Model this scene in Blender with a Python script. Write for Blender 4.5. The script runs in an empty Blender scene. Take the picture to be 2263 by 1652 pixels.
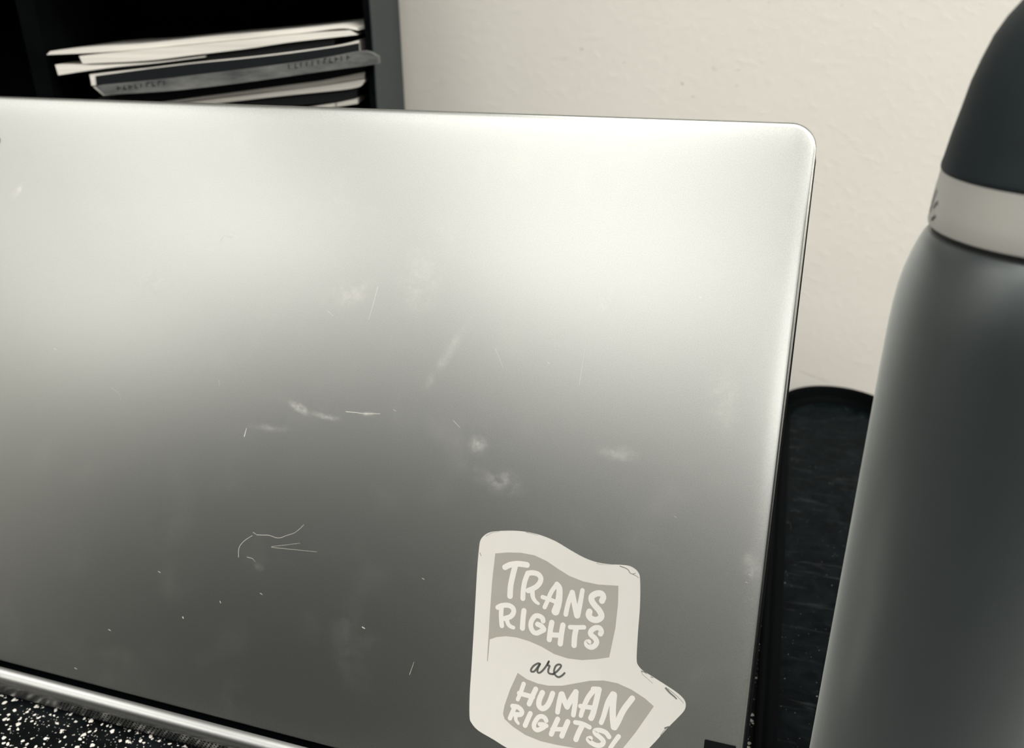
import bpy, bmesh, math, random
from mathutils import Vector, Matrix
random.seed(7)
S = bpy.context.scene
COL = S.collection

# ------------------------------------------------------------------ camera, world, lights, exposure
cam_d = bpy.data.cameras.new('camera')
cam_d.sensor_width = 36.0
cam_d.lens = 1900.0 * 36.0 / 2263.0
cam_d.clip_start = 0.01
cam_d.dof.use_dof = True
cam_d.dof.focus_distance = 0.295
cam_d.dof.aperture_fstop = 13.0
cam = bpy.data.objects.new('camera', cam_d)
COL.objects.link(cam)
cam.matrix_world = Matrix([[0.954433,-0.115552,0.275145,-0.009247],[0.298277,0.398375,-0.867368,-0.204477],[-0.009385,0.909915,0.414689,0.278059],[0.0,0.0,0.0,1.0]])
S.camera = cam

S.view_settings.view_transform = 'Standard'
S.view_settings.look = 'None'
S.view_settings.gamma = 1.0
S.view_settings.use_curve_mapping = False
S.view_settings.exposure = 0.0

world = bpy.data.worlds.new('dim_room_air')
S.world = world
world.use_nodes = True
world.node_tree.nodes['Background'].inputs[0].default_value = (0.75, 0.9, 1.0, 1)
world.node_tree.nodes['Background'].inputs[1].default_value = 0.02

def area(name, loc, target, sx, sy, power, col):
    d = bpy.data.lights.new(name, 'AREA')
    d.shape = 'RECTANGLE'; d.size = sx; d.size_y = sy; d.energy = power; d.color = col
    o = bpy.data.objects.new(name, d)
    COL.objects.link(o)
    o.location = loc
    o.rotation_euler = (Vector(target) - Vector(loc)).to_track_quat('-Z', 'Y').to_euler()
    return o
WARM = (1.0, 0.965, 0.90)
# ceiling panels of the office (flush with the ceiling, shining straight down)
for py, row in ((-1.35, (7, 11, 11, 9.5)), (-2.4, (8, 12.5, 13.5, 12.5)), (-3.45, (17, 2.5, 5, 26))):
    for px, pw in zip((-3.75, -2.2, -0.65, 0.9), row):
        area('ceiling_panel_light', (px, py, 1.78), (px, py, 0), 1.2, 0.6, pw, WARM)
area('ceiling_panel_light', (0.10, -0.50, 1.78), (0.10, -0.50, 0), 1.2, 0.6, 17.5, WARM)
area('ceiling_panel_light', (1.7, -0.35, 1.78), (1.7, -0.35, 0), 1.2, 0.6, 32.0, WARM)

# ------------------------------------------------------------------ helpers
def link(o, parent=None):
    COL.objects.link(o)
    if parent is not None:
        o.parent = parent
    return o

def mesh_obj(name, verts, faces, mat, parent=None, smooth=False):
    me = bpy.data.meshes.new(name)
    me.from_pydata([tuple(v) for v in verts], [], faces)
    me.update()
    bm = bmesh.new(); bm.from_mesh(me)
    bmesh.ops.recalc_face_normals(bm, faces=bm.faces)
    bm.to_mesh(me); bm.free()
    if smooth:
        for p in me.polygons: p.use_smooth = True
    if mat: me.materials.append(mat)
    return link(bpy.data.objects.new(name, me), parent)

def bm_obj(name, bm, mat, parent=None, smooth=False, angle=None):
    bmesh.ops.recalc_face_normals(bm, faces=bm.faces)
    me = bpy.data.meshes.new(name)
    bm.to_mesh(me); bm.free()
    if smooth:
        for p in me.polygons: p.use_smooth = True
        if angle is not None:
            me.set_sharp_from_angle(angle=math.radians(angle))
    me.materials.append(mat)
    return link(bpy.data.objects.new(name, me), parent)

def empty(name, loc=(0, 0, 0), rz=0.0):
    o = bpy.data.objects.new(name, None)
    o.empty_display_size = 0.02
    o.location = loc; o.rotation_euler = (0, 0, rz)
    return link(o)

def tag(o, label, cat, group=None):
    o['label'] = label; o['category'] = cat
    if group: o['group'] = group
    return o

def structure(o, label=None):
    o['kind'] = 'structure'
    if label: o['label'] = label
    return o

def box_bm(x0, x1, y0, y1, z0, z1, bevel=0.0, seg=2):
    bm = bmesh.new()
    bmesh.ops.create_cube(bm, size=1.0)
    for v in bm.verts:
        v.co = Vector((x0 + (v.co.x + .5) * (x1 - x0), y0 + (v.co.y + .5) * (y1 - y0), z0 + (v.co.z + .5) * (z1 - z0)))
    if bevel > 0:
        bmesh.ops.bevel(bm, geom=bm.edges[:], offset=bevel, segments=seg, profile=0.5, affect='EDGES')
    return bm

def catmull(pts, n=6, closed=False):
    P = [Vector((p[0], p[1])) for p in pts]
    out = []
    m = len(P)
    rng = range(m if closed else m - 1)
    for i in rng:
        if closed:
            a, b, c, d = P[i - 1], P[i], P[(i + 1) % m], P[(i + 2) % m]
        else:
            b, c = P[i], P[i + 1]
            a = P[i - 1] if i > 0 else b * 2 - c
            d = P[i + 2] if i + 2 < m else c * 2 - b
        for k in range(n):
            t = k / n
            out.append(0.5 * ((2 * b) + (c - a) * t + (2 * a - 5 * b + 4 * c - d) * t * t + (3 * b - a - 3 * c + d) * t ** 3))
    if not closed: out.append(P[-1])
    return out

def ribbon(bm, pts, w0, w1, y, to3, cap=6):
    """flat rounded stroke along 2D pts (mm), widths in mm; to3 maps (u, w, y) to 3D"""
    P = catmull(pts, 5) if len(pts) > 2 else [Vector(p) for p in pts]
    n = len(P)
    L, Rr = [], []
    for i, p in enumerate(P):
        t = (P[min(i + 1, n - 1)] - P[max(i - 1, 0)])
        t = t.normalized() if t.length > 1e-9 else Vector((1, 0))
        nn = Vector((-t.y, t.x))
        w = (w0 + (w1 - w0) * i / max(1, n - 1)) * 0.5
        L.append(bm.verts.new(to3(p + nn * w, y))); Rr.append(bm.verts.new(to3(p - nn * w, y)))
    for i in range(n - 1):
        bm.faces.new((L[i], L[i + 1], Rr[i + 1], Rr[i]))
    for end in (0, n - 1):
        p = P[end]
        t = (P[1] - P[0]) if end == 0 else (P[-1] - P[-2])
        a0 = math.atan2(t.y, t.x) + (math.pi / 2 if end == 0 else -math.pi / 2)
        w = (w0 if end == 0 else w1) * 0.5
        ring = []
        for k in range(1, cap):
            a = a0 + math.pi * k / cap
            ring.append(bm.verts.new(to3(p + Vector((math.cos(a), math.sin(a))) * w, y)))
        seq = ([L[0]] + ring + [Rr[0]]) if end == 0 else ([Rr[-1]] + ring + [L[-1]])
        bm.faces.new(seq)

def plate(name, pts, y_front, y_back, mat, parent, to3):
    """flat sheet with real thickness from a closed 2D outline"""
    bm = bmesh.new()
    a = [bm.verts.new(to3(Vector(p), y_front)) for p in pts]
    b = [bm.verts.new(to3(Vector(p), y_back)) for p in pts]
    n = len(a)
    edges = [bm.edges.new((a[i], a[(i + 1) % n])) for i in range(n)]
    bmesh.ops.triangle_fill(bm, use_beauty=True, edges=edges)
    for i in range(n):
        bm.faces.new((a[i], b[i], b[(i + 1) % n], a[(i + 1) % n]))
    return bm_obj(name, bm, mat, parent)

def lathe(name, prof, mat, parent, seg=96, smooth_angle=35):
    bm = bmesh.new()
    rings = []
    for r, z in prof:
        if r < 1e-6:
            rings.append([bm.verts.new((0, 0, z))])
        else:
            rings.append([bm.verts.new((r * math.cos(2 * math.pi * k / seg), r * math.sin(2 * math.pi * k / seg), z)) for k in range(seg)])
    for a, b in zip(rings, rings[1:]):
        for k in range(seg):
            k2 = (k + 1) % seg
            if len(a) == 1 and len(b) > 1: bm.faces.new((a[0], b[k], b[k2]))
            elif len(b) == 1 and len(a) > 1: bm.faces.new((a[k], b[0], a[k2]))
            elif len(a) > 1: bm.faces.new((a[k], b[k], b[k2], a[k2]))
    return bm_obj(name, bm, mat, parent, True, smooth_angle)

# ------------------------------------------------------------------ materials
def mat(name, col, rough=0.5, metal=0.0, spec=0.5, coat=0.0):
    m = bpy.data.materials.new(name); m.use_nodes = True
    b = m.node_tree.nodes['Principled BSDF']
    b.inputs['Base Color'].default_value = (*col, 1)
    b.inputs['Roughness'].default_value = rough
    b.inputs['Metallic'].default_value = metal
    b.inputs['Specular IOR Level'].default_value = spec
    b.inputs['Coat Weight'].default_value = coat
    return m

class G:
    """small node-graph helper"""
    def __init__(self, m):
        self.nt = m.node_tree; self.N = self.nt.nodes; self.b = self.N['Principled BSDF']
        self.tc = self.N.new('ShaderNodeTexCoord')
        self.obj = self.tc.outputs['Object']
    def l(self, a, b): self.nt.links.new(a, b)
    def noise(self, scale, detail=3, rough=0.55, vec=None, dist=0.0):
        n = self.N.new('ShaderNodeTexNoise'); n.inputs['Scale'].default_value = scale
        n.inputs['Detail'].default_value = detail; n.inputs['Roughness'].default_value = rough
        n.inputs['Distortion'].default_value = dist
        self.l(vec or self.obj, n.inputs['Vector']); return n.outputs['Fac']
    def rng(self, v, a, b, c, d, smooth=False):
        n = self.N.new('ShaderNodeMapRange')
        if smooth: n.interpolation_type = 'SMOOTHSTEP'
        for k, x in enumerate((a, b, c, d)): n.inputs[k + 1].default_value = x
        self.l(v, n.inputs[0]); return n.outputs[0]
    def math(self, op, a, b=None):
        n = self.N.new('ShaderNodeMath'); n.operation = op
        for k, x in enumerate((a, b)):
            if x is None: continue
            if isinstance(x, (int, float)): n.inputs[k].default_value = x
            else: self.l(x, n.inputs[k])
        return n.outputs[0]
    def mix(self, f, ca, cb):
        n = self.N.new('ShaderNodeMix'); n.data_type = 'RGBA'
        for s, x in ((n.inputs[0], f), (n.inputs[6], ca), (n.inputs[7], cb)):
            if isinstance(x, (int, float)): s.default_value = x
            elif isinstance(x, tuple): s.default_value = (*x, 1)
            else: self.l(x, s)
        return n.outputs[2]
    def bump(self, h, strength, dist):
        n = self.N.new('ShaderNodeBump'); n.inputs['Strength'].default_value = strength
        n.inputs['Distance'].default_value = dist
        self.l(h, n.inputs['Height']); self.l(n.outputs[0], self.b.inputs['Normal'])
    def mapping(self, loc, rot, scale, kind='TEXTURE'):
        n = self.N.new('ShaderNodeMapping'); n.vector_type = kind
        n.inputs['Location'].default_value = loc; n.inputs['Rotation'].default_value = rot
        n.inputs['Scale'].default_value = scale
        self.l(self.obj, n.inputs['Vector']); return n.outputs[0]
    def length(self, v):
        n = self.N.new('ShaderNodeVectorMath'); n.operation = 'LENGTH'
        self.l(v, n.inputs[0]); return n.outputs['Value']
    def set(self, name, v): self.l(v, self.b.inputs[name])

WALL_Y = 0.405
# painted wall: orange-peel plaster with scuffs (x, z, half-length, half-width, angle, strength)
SCUFFS = [[-0.1506,0.2362,0.0022,0.00157,0,0.5],[-0.1213,0.2279,0.00215,0.00092,10,0.6],[-0.0811,0.2151,0.00179,0.0012,-30,0.7],[-0.0611,0.2249,0.00349,0.00204,-30,0.35],[-0.0454,0.2243,0.00172,0.00086,0,0.6],[-0.0457,0.2147,0.00173,0.00087,0,0.55],[-0.2541,0.2135,0.00176,0.00246,0,0.3],[-0.0733,0.2072,0.00179,0.00119,0,0.35],[0.0281,0.0141,0.0193,0.00125,-17,0.4],[0.0126,0.263,0.00131,0.00105,0,0.3],[-0.0306,0.2649,0.00164,0.00137,0,0.4],[-0.1648,0.2296,0.00961,0.00128,0,0.2]]
def make_wall_mat():
    m = mat('painted_plaster', (0.80, 0.785, 0.74), 0.55, spec=0.35)
    g = G(m)
    a = g.noise(190, 2, 0.5); b = g.noise(420, 3, 0.6); c = g.noise(7, 4, 0.6)
    h = g.math('ADD', g.rng(a, 0.45, 0.75, 0, 1, True), g.math('MULTIPLY', b, 0.35))
    g.bump(h, 0.17, 0.0005)
    col = g.mix(g.rng(c, 0.35, 0.75, 0, 0.22), (0.80, 0.785, 0.74), (0.70, 0.685, 0.63))
    s = g.noise(55, 2, 0.5)
    col = g.mix(g.rng(s, 0.73, 0.80, 0, 0.35, True), col, (0.42, 0.42, 0.40))
    tot = None
    for cx, cz, a_, b_, ang, st in SCUFFS:
        f = g.rng(g.length(g.mapping((cx, WALL_Y, cz), (0, math.radians(-ang), 0), (a_, 0.05, b_))), 0.1, 1.0, st, 0.0, True)
        tot = f if tot is None else g.math('MAXIMUM', tot, f)
    tot = g.math('MULTIPLY', tot, g.rng(g.noise(260, 2, 0.6), 0.35, 0.65, 0.35, 1.0))
    g.set('Base Color', g.mix(tot, col, (0.36, 0.36, 0.34)))
    return m

def make_lid_mat(SM):
    m = mat('brushed_silver_lid', (0.66, 0.655, 0.63), 0.36, metal=0.92)
    g = G(m)
    n1 = g.noise(38, 4, 0.6); n2 = g.noise(420, 3, 0.65); n3 = g.noise(2600, 2, 0.6)
    tot = None
    for cx, cz, a, b, ang, st in SM:
        v = g.mapping((cx / 1000, 0, cz / 1000), (0, math.radians(-ang), 0), (a / 1000, 0.02, b / 1000))
        f = g.rng(g.length(v), 0.0, 1.0, st * 0.75, 0.0, True)
        tot = f if tot is None else g.math('MAXIMUM', tot, f)
    grain = g.rng(n2, 0.36, 0.62, 0.25, 1.0)
    mid = g.noise(150, 4, 0.65, dist=0.6)
    mark = g.math('MULTIPLY', g.math('MULTIPLY', tot, grain), g.rng(mid, 0.38, 0.62, 0.12, 1.9))
    haze = g.math('MULTIPLY', g.rng(n1, 0.5, 0.9, 0, 0.24, True), g.rng(n2, 0.3, 0.7, 0.4, 1))
    mark = g.math('MAXIMUM', mark, haze)
    base = g.mix(g.rng(n3, 0.3, 0.7, 0, 1), (0.355, 0.368, 0.364), (0.42, 0.434, 0.425))
    col = g.mix(g.math('MULTIPLY', mark, 0.65), base, (0.68, 0.67, 0.63))
    g.set('Base Color', col)
    g.set('Metallic', g.rng(mark, 0, 1, 1.0, 0.85))
    g.set('Roughness', g.math('ADD', g.rng(mark, 0, 1, 0.30, 0.45), g.rng(n3, 0.3, 0.7, -0.02, 0.02)))
    g.bump(n3, 0.05, 0.00005)
    return m

def make_speckle_mat():
    m = mat('black_speckled_laminate', (0.006, 0.0075, 0.0085), 0.45, spec=0.08)
    g = G(m)
    nz = g.N.new('ShaderNodeTexNoise'); nz.inputs['Scale'].default_value = 600; nz.inputs['Detail'].default_value = 2
    g.l(g.obj, nz.inputs['Vector'])
    vm = g.N.new('ShaderNodeVectorMath'); vm.operation = 'MULTIPLY_ADD'
    g.l(nz.outputs['Color'], vm.inputs[0]); vm.inputs[1].default_value = (0.0017, 0.0017, 0.0); g.l(g.obj, vm.inputs[2])
    def flecks(scale, r0, r1, keep):
        v = g.N.new('ShaderNodeTexVoronoi'); v.voronoi_dimensions = '2D'; v.inputs['Scale'].default_value = scale
        g.l(vm.outputs[0], v.inputs['Vector'])
        sep = g.N.new('ShaderNodeSeparateColor'); g.l(v.outputs['Color'], sep.inputs[0])
        rad = g.rng(sep.outputs[0], 0, 1, r0, r1)
        on = g.math('GREATER_THAN', sep.outputs[1], 1 - keep)
        d = g.math('LESS_THAN', v.outputs['Distance'], rad)
        return g.math('MULTIPLY', g.math('MULTIPLY', d, on), g.rng(sep.outputs[2], 0, 1, 0.75, 1.0))
    a = flecks(400, 0.12, 0.36, 0.36); b = flecks(900, 0.10, 0.28, 0.2); c = flecks(230, 0.05, 0.18, 0.3)
    f = g.math('MAXIMUM', g.math('MAXIMUM', a, g.math('MULTIPLY', b, 0.55)), c)
    low = g.noise(60, 3, 0.6)
    base = g.mix(g.rng(low, 0.4, 0.7, 0, 1), (0.0012, 0.0018, 0.0022), (0.006, 0.008, 0.0095))
    g.set('Base Color', g.mix(f, base, (0.86, 0.84, 0.79)))
    return m

def make_tray_mat():
    m = mat('scuffed_black_plastic', (0.012, 0.016, 0.02), 0.42, spec=0.03)
    g = G(m)
    a = g.noise(70, 5, 0.65, dist=1.2); d = g.noise(900, 1, 0.4); d2 = g.noise(240, 2, 0.5)
    v = g.mapping((0.0, 0, 0), (0, 0, 0.35), (0.16, 1, 1), 'POINT')
    s = g.noise(300, 3, 0.6, vec=v)
    col = g.mix(g.rng(a, 0.4, 0.75, 0, 0.8), (0.0012, 0.0026, 0.0036), (0.0085, 0.0125, 0.015))
    col = g.mix(g.rng(s, 0.58, 0.78, 0, 0.5), col, (0.04, 0.047, 0.05))
    dot = g.math('MULTIPLY', g.rng(d, 0.71, 0.77, 0, 1), g.rng(d2, 0.5, 0.6, 0, 1))
    col = g.mix(g.math('MULTIPLY', dot, 0.6), col, (0.30, 0.31, 0.31))
    g.set('Base Color', col)
    g.set('Roughness', g.rng(a, 0.3, 0.8, 0.35, 0.55))
    return m

def make_bottle_mat():
    m = mat('satin_charcoal_coating', (0.040, 0.050, 0.054), 0.42, metal=0.6, spec=0.5, coat=0.9)
    m.node_tree.nodes['Principled BSDF'].inputs['Coat Roughness'].default_value = 0.38
    m.node_tree.nodes['Principled BSDF'].inputs['Coat IOR'].default_value = 1.75
    m.node_tree.nodes['Principled BSDF'].inputs['Sheen Tint'].default_value = (0.94, 1.0, 0.99, 1)
    m.node_tree.nodes['Principled BSDF'].inputs['Sheen Weight'].default_value = 0.50
    m.node_tree.nodes['Principled BSDF'].inputs['Sheen Roughness'].default_value = 0.45
    g = G(m)
    n = g.noise(2200, 2, 0.6); q = g.noise(25, 4, 0.6)
    g.set('Base Color', g.mix(g.rng(q, 0.35, 0.7, 0, 1), (0.024, 0.037, 0.042), (0.030, 0.044, 0.049)))
    g.bump(n, 0.12, 0.00008)
    return m

def make_paper_mat(name, col):
    m = mat(name, col, 0.8, spec=0.2)
    g = G(m)
    v = g.mapping((0, 0, 0), (0, 0, 0), (0.06, 0.3, 6), 'POINT')
    s = g.noise(60, 3, 0.6, vec=v)
    dk = tuple(c * 0.7 for c in col)
    g.set('Base Color', g.mix(g.rng(s, 0.4, 0.7, 0, 1), col, dk))
    return m

def make_spine_mat():
    m = mat('worn_grey_cloth_spine', (0.12, 0.125, 0.12), 0.7)
    g = G(m)
    v = g.mapping((0, 0, 0), (0, 0, 0), (0.35, 1, 1.2), 'POINT')
    n = g.noise(90, 4, 0.65, vec=v)
    g.set('Base Color', g.mix(g.rng(n, 0.35, 0.7, 0, 1), (0.05, 0.056, 0.06), (0.19, 0.195, 0.19)))
    return m

M_WALL = make_wall_mat()
M_LID = make_lid_mat([[-177.28,125.56,7.38,2.4,-22.0,1],[-165.34,123.6,9.08,1.82,-3.3,0.8],[-147.72,126.92,4.97,1.06,7.5,0.8],[-119.81,151.24,21.34,2.73,62.1,0.45],[-103.73,120.9,5.86,5.02,8.0,0.55],[-52.97,125.63,9.38,3.91,-1.8,0.5],[-251.53,167.31,12.11,8.07,5.0,0.35],[-161.83,170.79,16.25,7.22,19.2,0.4],[-94.62,109.9,13.24,6.62,-10.7,0.4],[-187.97,116.22,14.97,2.25,3.5,0.3],[-186.92,62.29,4.13,2.63,-27.3,0.35],[-63.17,177.35,7.9,2.84,66.2,0.35],[-323.62,201.28,6.61,2.64,49.3,0.5],[-133.09,178.45,12.15,19.09,-4.1,0.3],[-4.67,94.83,4.4,7.33,10.0,0.4],[-19.57,147.14,8.94,14.9,7.0,0.3]])
M_DESK = make_speckle_mat()
M_TRAY = make_tray_mat()
M_BODY = make_bottle_mat()
M_CAP = mat('matte_black_rubber', (0.022, 0.028, 0.032), 0.6, spec=0.3)
M_RING = mat('satin_grey_steel', (0.50, 0.50, 0.475), 0.45, metal=0.2)
M_GROOVE = mat('black_gasket', (0.004, 0.005, 0.006), 0.6)
M_MARK = mat('dark_etching', (0.10, 0.105, 0.10), 0.6)
M_BASE = mat('polished_dark_metal', (0.40, 0.41, 0.41), 0.27, metal=1.0)
M_BASE_TOP = mat('dark_grey_deck', (0.09, 0.095, 0.10), 0.5, metal=0.5)
M_BLACK = mat('black_plastic', (0.0025, 0.0035, 0.0045), 0.5, spec=0.12)
M_RIM = mat('black_moulded_rim', (0.0008, 0.0014, 0.0018), 0.6, spec=0.03)
M_GLASS = mat('dark_display_glass', (0.004, 0.005, 0.006), 0.12)
M_HOLE_GAP = mat('hole_and_gap_black', (0.001, 0.0013, 0.0016), 0.9, spec=0.0)
M_STICK = mat('white_vinyl', (0.62, 0.61, 0.59), 0.5, spec=0.3)
M_FLAG = mat('pale_grey_print', (0.545, 0.53, 0.465), 0.42, spec=0.4)
M_WHITE = mat('white_lettering', (0.70, 0.692, 0.672), 0.5, spec=0.4)
M_INK = mat('dark_grey_ink', (0.10, 0.105, 0.10), 0.5)
M_WEAR = mat('grimy_torn_edge', (0.16, 0.165, 0.16), 0.8)
M_SCR = mat('bare_scratch_metal', (0.62, 0.61, 0.57), 0.6, metal=0.3)
M_ORG = mat('black_coated_board', (0.005, 0.0065, 0.008), 0.8, spec=0.03)
M_ORG_SIDE = mat('grey_side_panel', (0.085, 0.10, 0.106), 0.6, spec=0.3)
M_PAPER = make_paper_mat('white_paper', (0.86, 0.84, 0.79))
M_PAPER2 = make_paper_mat('grey_white_paper', (0.58, 0.57, 0.53))
M_COVER = mat('black_book_cover', (0.006, 0.0085, 0.0105), 0.6, spec=0.2)
M_FOLDER = mat('black_folder', (0.007, 0.009, 0.010), 0.7, spec=0.2)
M_SPINE = make_spine_mat()
M_CEIL = mat('white_ceiling_tile', (0.80, 0.785, 0.74), 0.8)
M_ROOM = mat('dim_room_paint', (0.07, 0.085, 0.095), 0.8)
M_REAR = mat('pale_rear_wall_paint', (0.36, 0.365, 0.35), 0.8)
M_DARK_BOARD = mat('dark_blue_grey_board', (0.02, 0.027, 0.03), 0.6, spec=0.2)
M_FLOOR = mat('dark_carpet', (0.025, 0.03, 0.034), 0.95, spec=0.1)
for m_, (ca, cb, sc) in {M_CEIL: ((.80, .785, .74), (.74, .725, .68), 30), M_ROOM: ((.07, .085, .095), (.055, .068, .076), 4), M_FLOOR: ((.03, .035, .04), (.018, .022, .026), 160), M_ORG: ((.0012, .0016, .002), (.002, .0026, .003), 40), M_ORG_SIDE: ((.022, .032, .036), (.027, .038, .042), 20), M_REAR: ((.25, .255, .25), (.23, .235, .23), 5), M_DARK_BOARD: ((.02, .027, .03), (.016, .022, .025), 12), M_CAP: ((.009, .015, .019), (.012, .019, .023), 30), M_STICK: ((.65, .642, .62), (.63, .62, .595), 45), M_FLAG: ((.355, .35, .318), (.34, .335, .302), 60)}.items():
    g_ = G(m_); g_.set('Base Color', g_.mix(g_.rng(g_.noise(sc, 3, .6), .35, .65, 0, 1), ca, cb))

# ------------------------------------------------------------------ the room
WALL_Y = 0.405
def slab(name, x0, x1, y0, y1, z0, z1, m): return structure(bm_obj(name, box_bm(x0, x1, y0, y1, z0, z1), m))
slab('wall_back', -4.5, 2.5, WALL_Y, WALL_Y + 0.1, -0.74, 1.8, M_WALL)
slab('wall_left', -4.6, -4.5, -4.6, WALL_Y + 0.1, -0.74, 1.8, M_CEIL)
slab('wall_right', 2.5, 2.6, -4.6, WALL_Y + 0.1, -0.74, 1.8, M_CEIL)
slab('wall_front', -4.6, 2.6, -4.7, -4.6, -0.74, 1.8, M_REAR)
added_dark_board = structure(bm_obj('added_dark_board_1', box_bm(-4.2, -1.1, -4.6, -4.55, -0.74, 1.45, 0.004), M_DARK_BOARD))  # unseen dark board, added so the lower lid reflects something dark
for x0_, x1_ in ((-4.15, -3.2), (-3.1, -2.2), (-2.1, -1.15)):
    for z0_, z1_ in ((-0.6, 0.2), (0.3, 1.3)):
        bm_obj('added_board_panel', box_bm(x0_ + .08, x1_ - .08, -4.55, -4.542, z0_, z1_, 0.003), M_DARK_BOARD, added_dark_board)
slab('floor', -4.6, 2.6, -4.7, WALL_Y + 0.1, -0.84, -0.74, M_FLOOR)
slab('ceiling', -4.6, 2.6, -4.7, WALL_Y + 0.1, 1.8, 1.9, M_CEIL)

# desk
desk = empty('desk', (-0.15, 0.05, -0.74))
tag(desk, 'black desk with white-speckled laminate top against the pale wall', 'desk')
def desk_part(name, x0, x1, y0, y1, z0, z1, m, bev=0.002):
    o = bm_obj(name, box_bm(x0 + .15, x1 + .15, y0 - .05, y1 - .05, z0 + .74, z1 + .74, bev), m, desk)
    return o
desk_part('desktop', -1.0, 0.7, -0.30, WALL_Y - 0.001, -0.03, 0.0, M_DESK, 0.003)
for x in (-0.96, 0.62):
    for y in (-0.26, 0.34):
        desk_part('leg', x, x + 0.04, y, y + 0.04, -0.74, -0.03, M_BLACK)
desk_part('modesty_panel', -0.92, 0.62, 0.355, 0.365, -0.45, -0.03, M_BLACK)

# ------------------------------------------------------------------ laptop
LEAN = math.radians(25)
LW, LH, ZB = 0.398, 0.24205, 0.016
laptop = empty('laptop', (0, 0, 0))
tag(laptop, 'half-open silver laptop seen from behind, scuffed lid with a white flag sticker', 'laptop')

def rounded_rect(x0, x1, z0, z1, rad, seg=10):
    """rad: radii for (x1,z1),(x0,z1),(x0,z0),(x1,z0)"""
    pts = []
    for (cx, cz, sx, sz, a0, r) in ((x1, z1, -1, -1, 0, rad[0]), (x0, z1, 1, -1, 90, rad[1]), (x0, z0, 1, 1, 180, rad[2]), (x1, z0, -1, 1, 270, rad[3])):
        for k in range(seg + 1):
            a = math.radians(a0 + 90 * k / seg)
            pts.append((cx + sx * r + r * math.cos(a), cz + sz * r + r * math.sin(a)))
    return pts

def lid_shell(name, m, parent):
    RAD = (0.0088, 0.0088, 0.003, 0.003)
    # offsets (inset, depth): a soft roll from the flat back face into the side
    steps = [(0.0140, 0.0), (0.0115, 0.000005), (0.0090, 0.000018), (0.0065, 0.000045), (0.0048, 0.00008), (0.0034, 0.00014)]
    steps.append((0.0020, 0.00024))
    r = 0.0012
    for k in range(1, 9):
        a = math.radians(90 * k / 8)
        steps.append((0.0012 - r * math.sin(a), 0.00031 + r * (1 - math.cos(a))))
    steps.append((0.0, 0.0042)); steps.append((0.0008, 0.0046))
    bm = bmesh.new()
    rings = []
    for ins, dep in steps:
        rad = [max(q - ins, 0.0007) for q in RAD]
        P = rounded_rect(-LW + ins, -ins, ins, LH - ins, rad)
        rings.append([bm.verts.new((p[0], dep, p[1])) for p in P])
    bm.faces.new(rings[0])
    for a, b in zip(rings, rings[1:]):
        n = len(a)
        for k in range(n):
            bm.faces.new((a[k], a[(k + 1) % n], b[(k + 1) % n], b[k]))
    bm.faces.new(list(reversed(rings[-1])))
    return bm_obj(name, bm, m, parent, True, 40)

lid = lid_shell('lid', M_LID, laptop)
lid.location = (0, 0, ZB); lid.rotation_euler = (-LEAN, 0, 0)
lid['label'] = 'scuffed satin silver lid with rounded corners'
to_lid = lambda p, y: (p[0] / 1000, y, p[1] / 1000)
# black screen frame on the hidden side, its rubber edge shows as a dark line
fr = plate('screen_frame', [(-397.4, 3), (-397.4, 233), (-391, 241), (-8, 241.2), (-2.6, 239.6), (-0.4, 236), (0.35, 230), (1.15, 3)], 0.0036, 0.0058, M_BLACK, laptop, to_lid)
fr.location = lid.location; fr.rotation_euler = lid.rotation_euler
gl = plate('display_glass', [(-388, 22), (-388, 233), (-10, 233), (-10, 22)], 0.0058, 0.0062, M_GLASS, laptop, to_lid)
gl.location = lid.location; gl.rotation_euler = lid.rotation_euler
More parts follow.
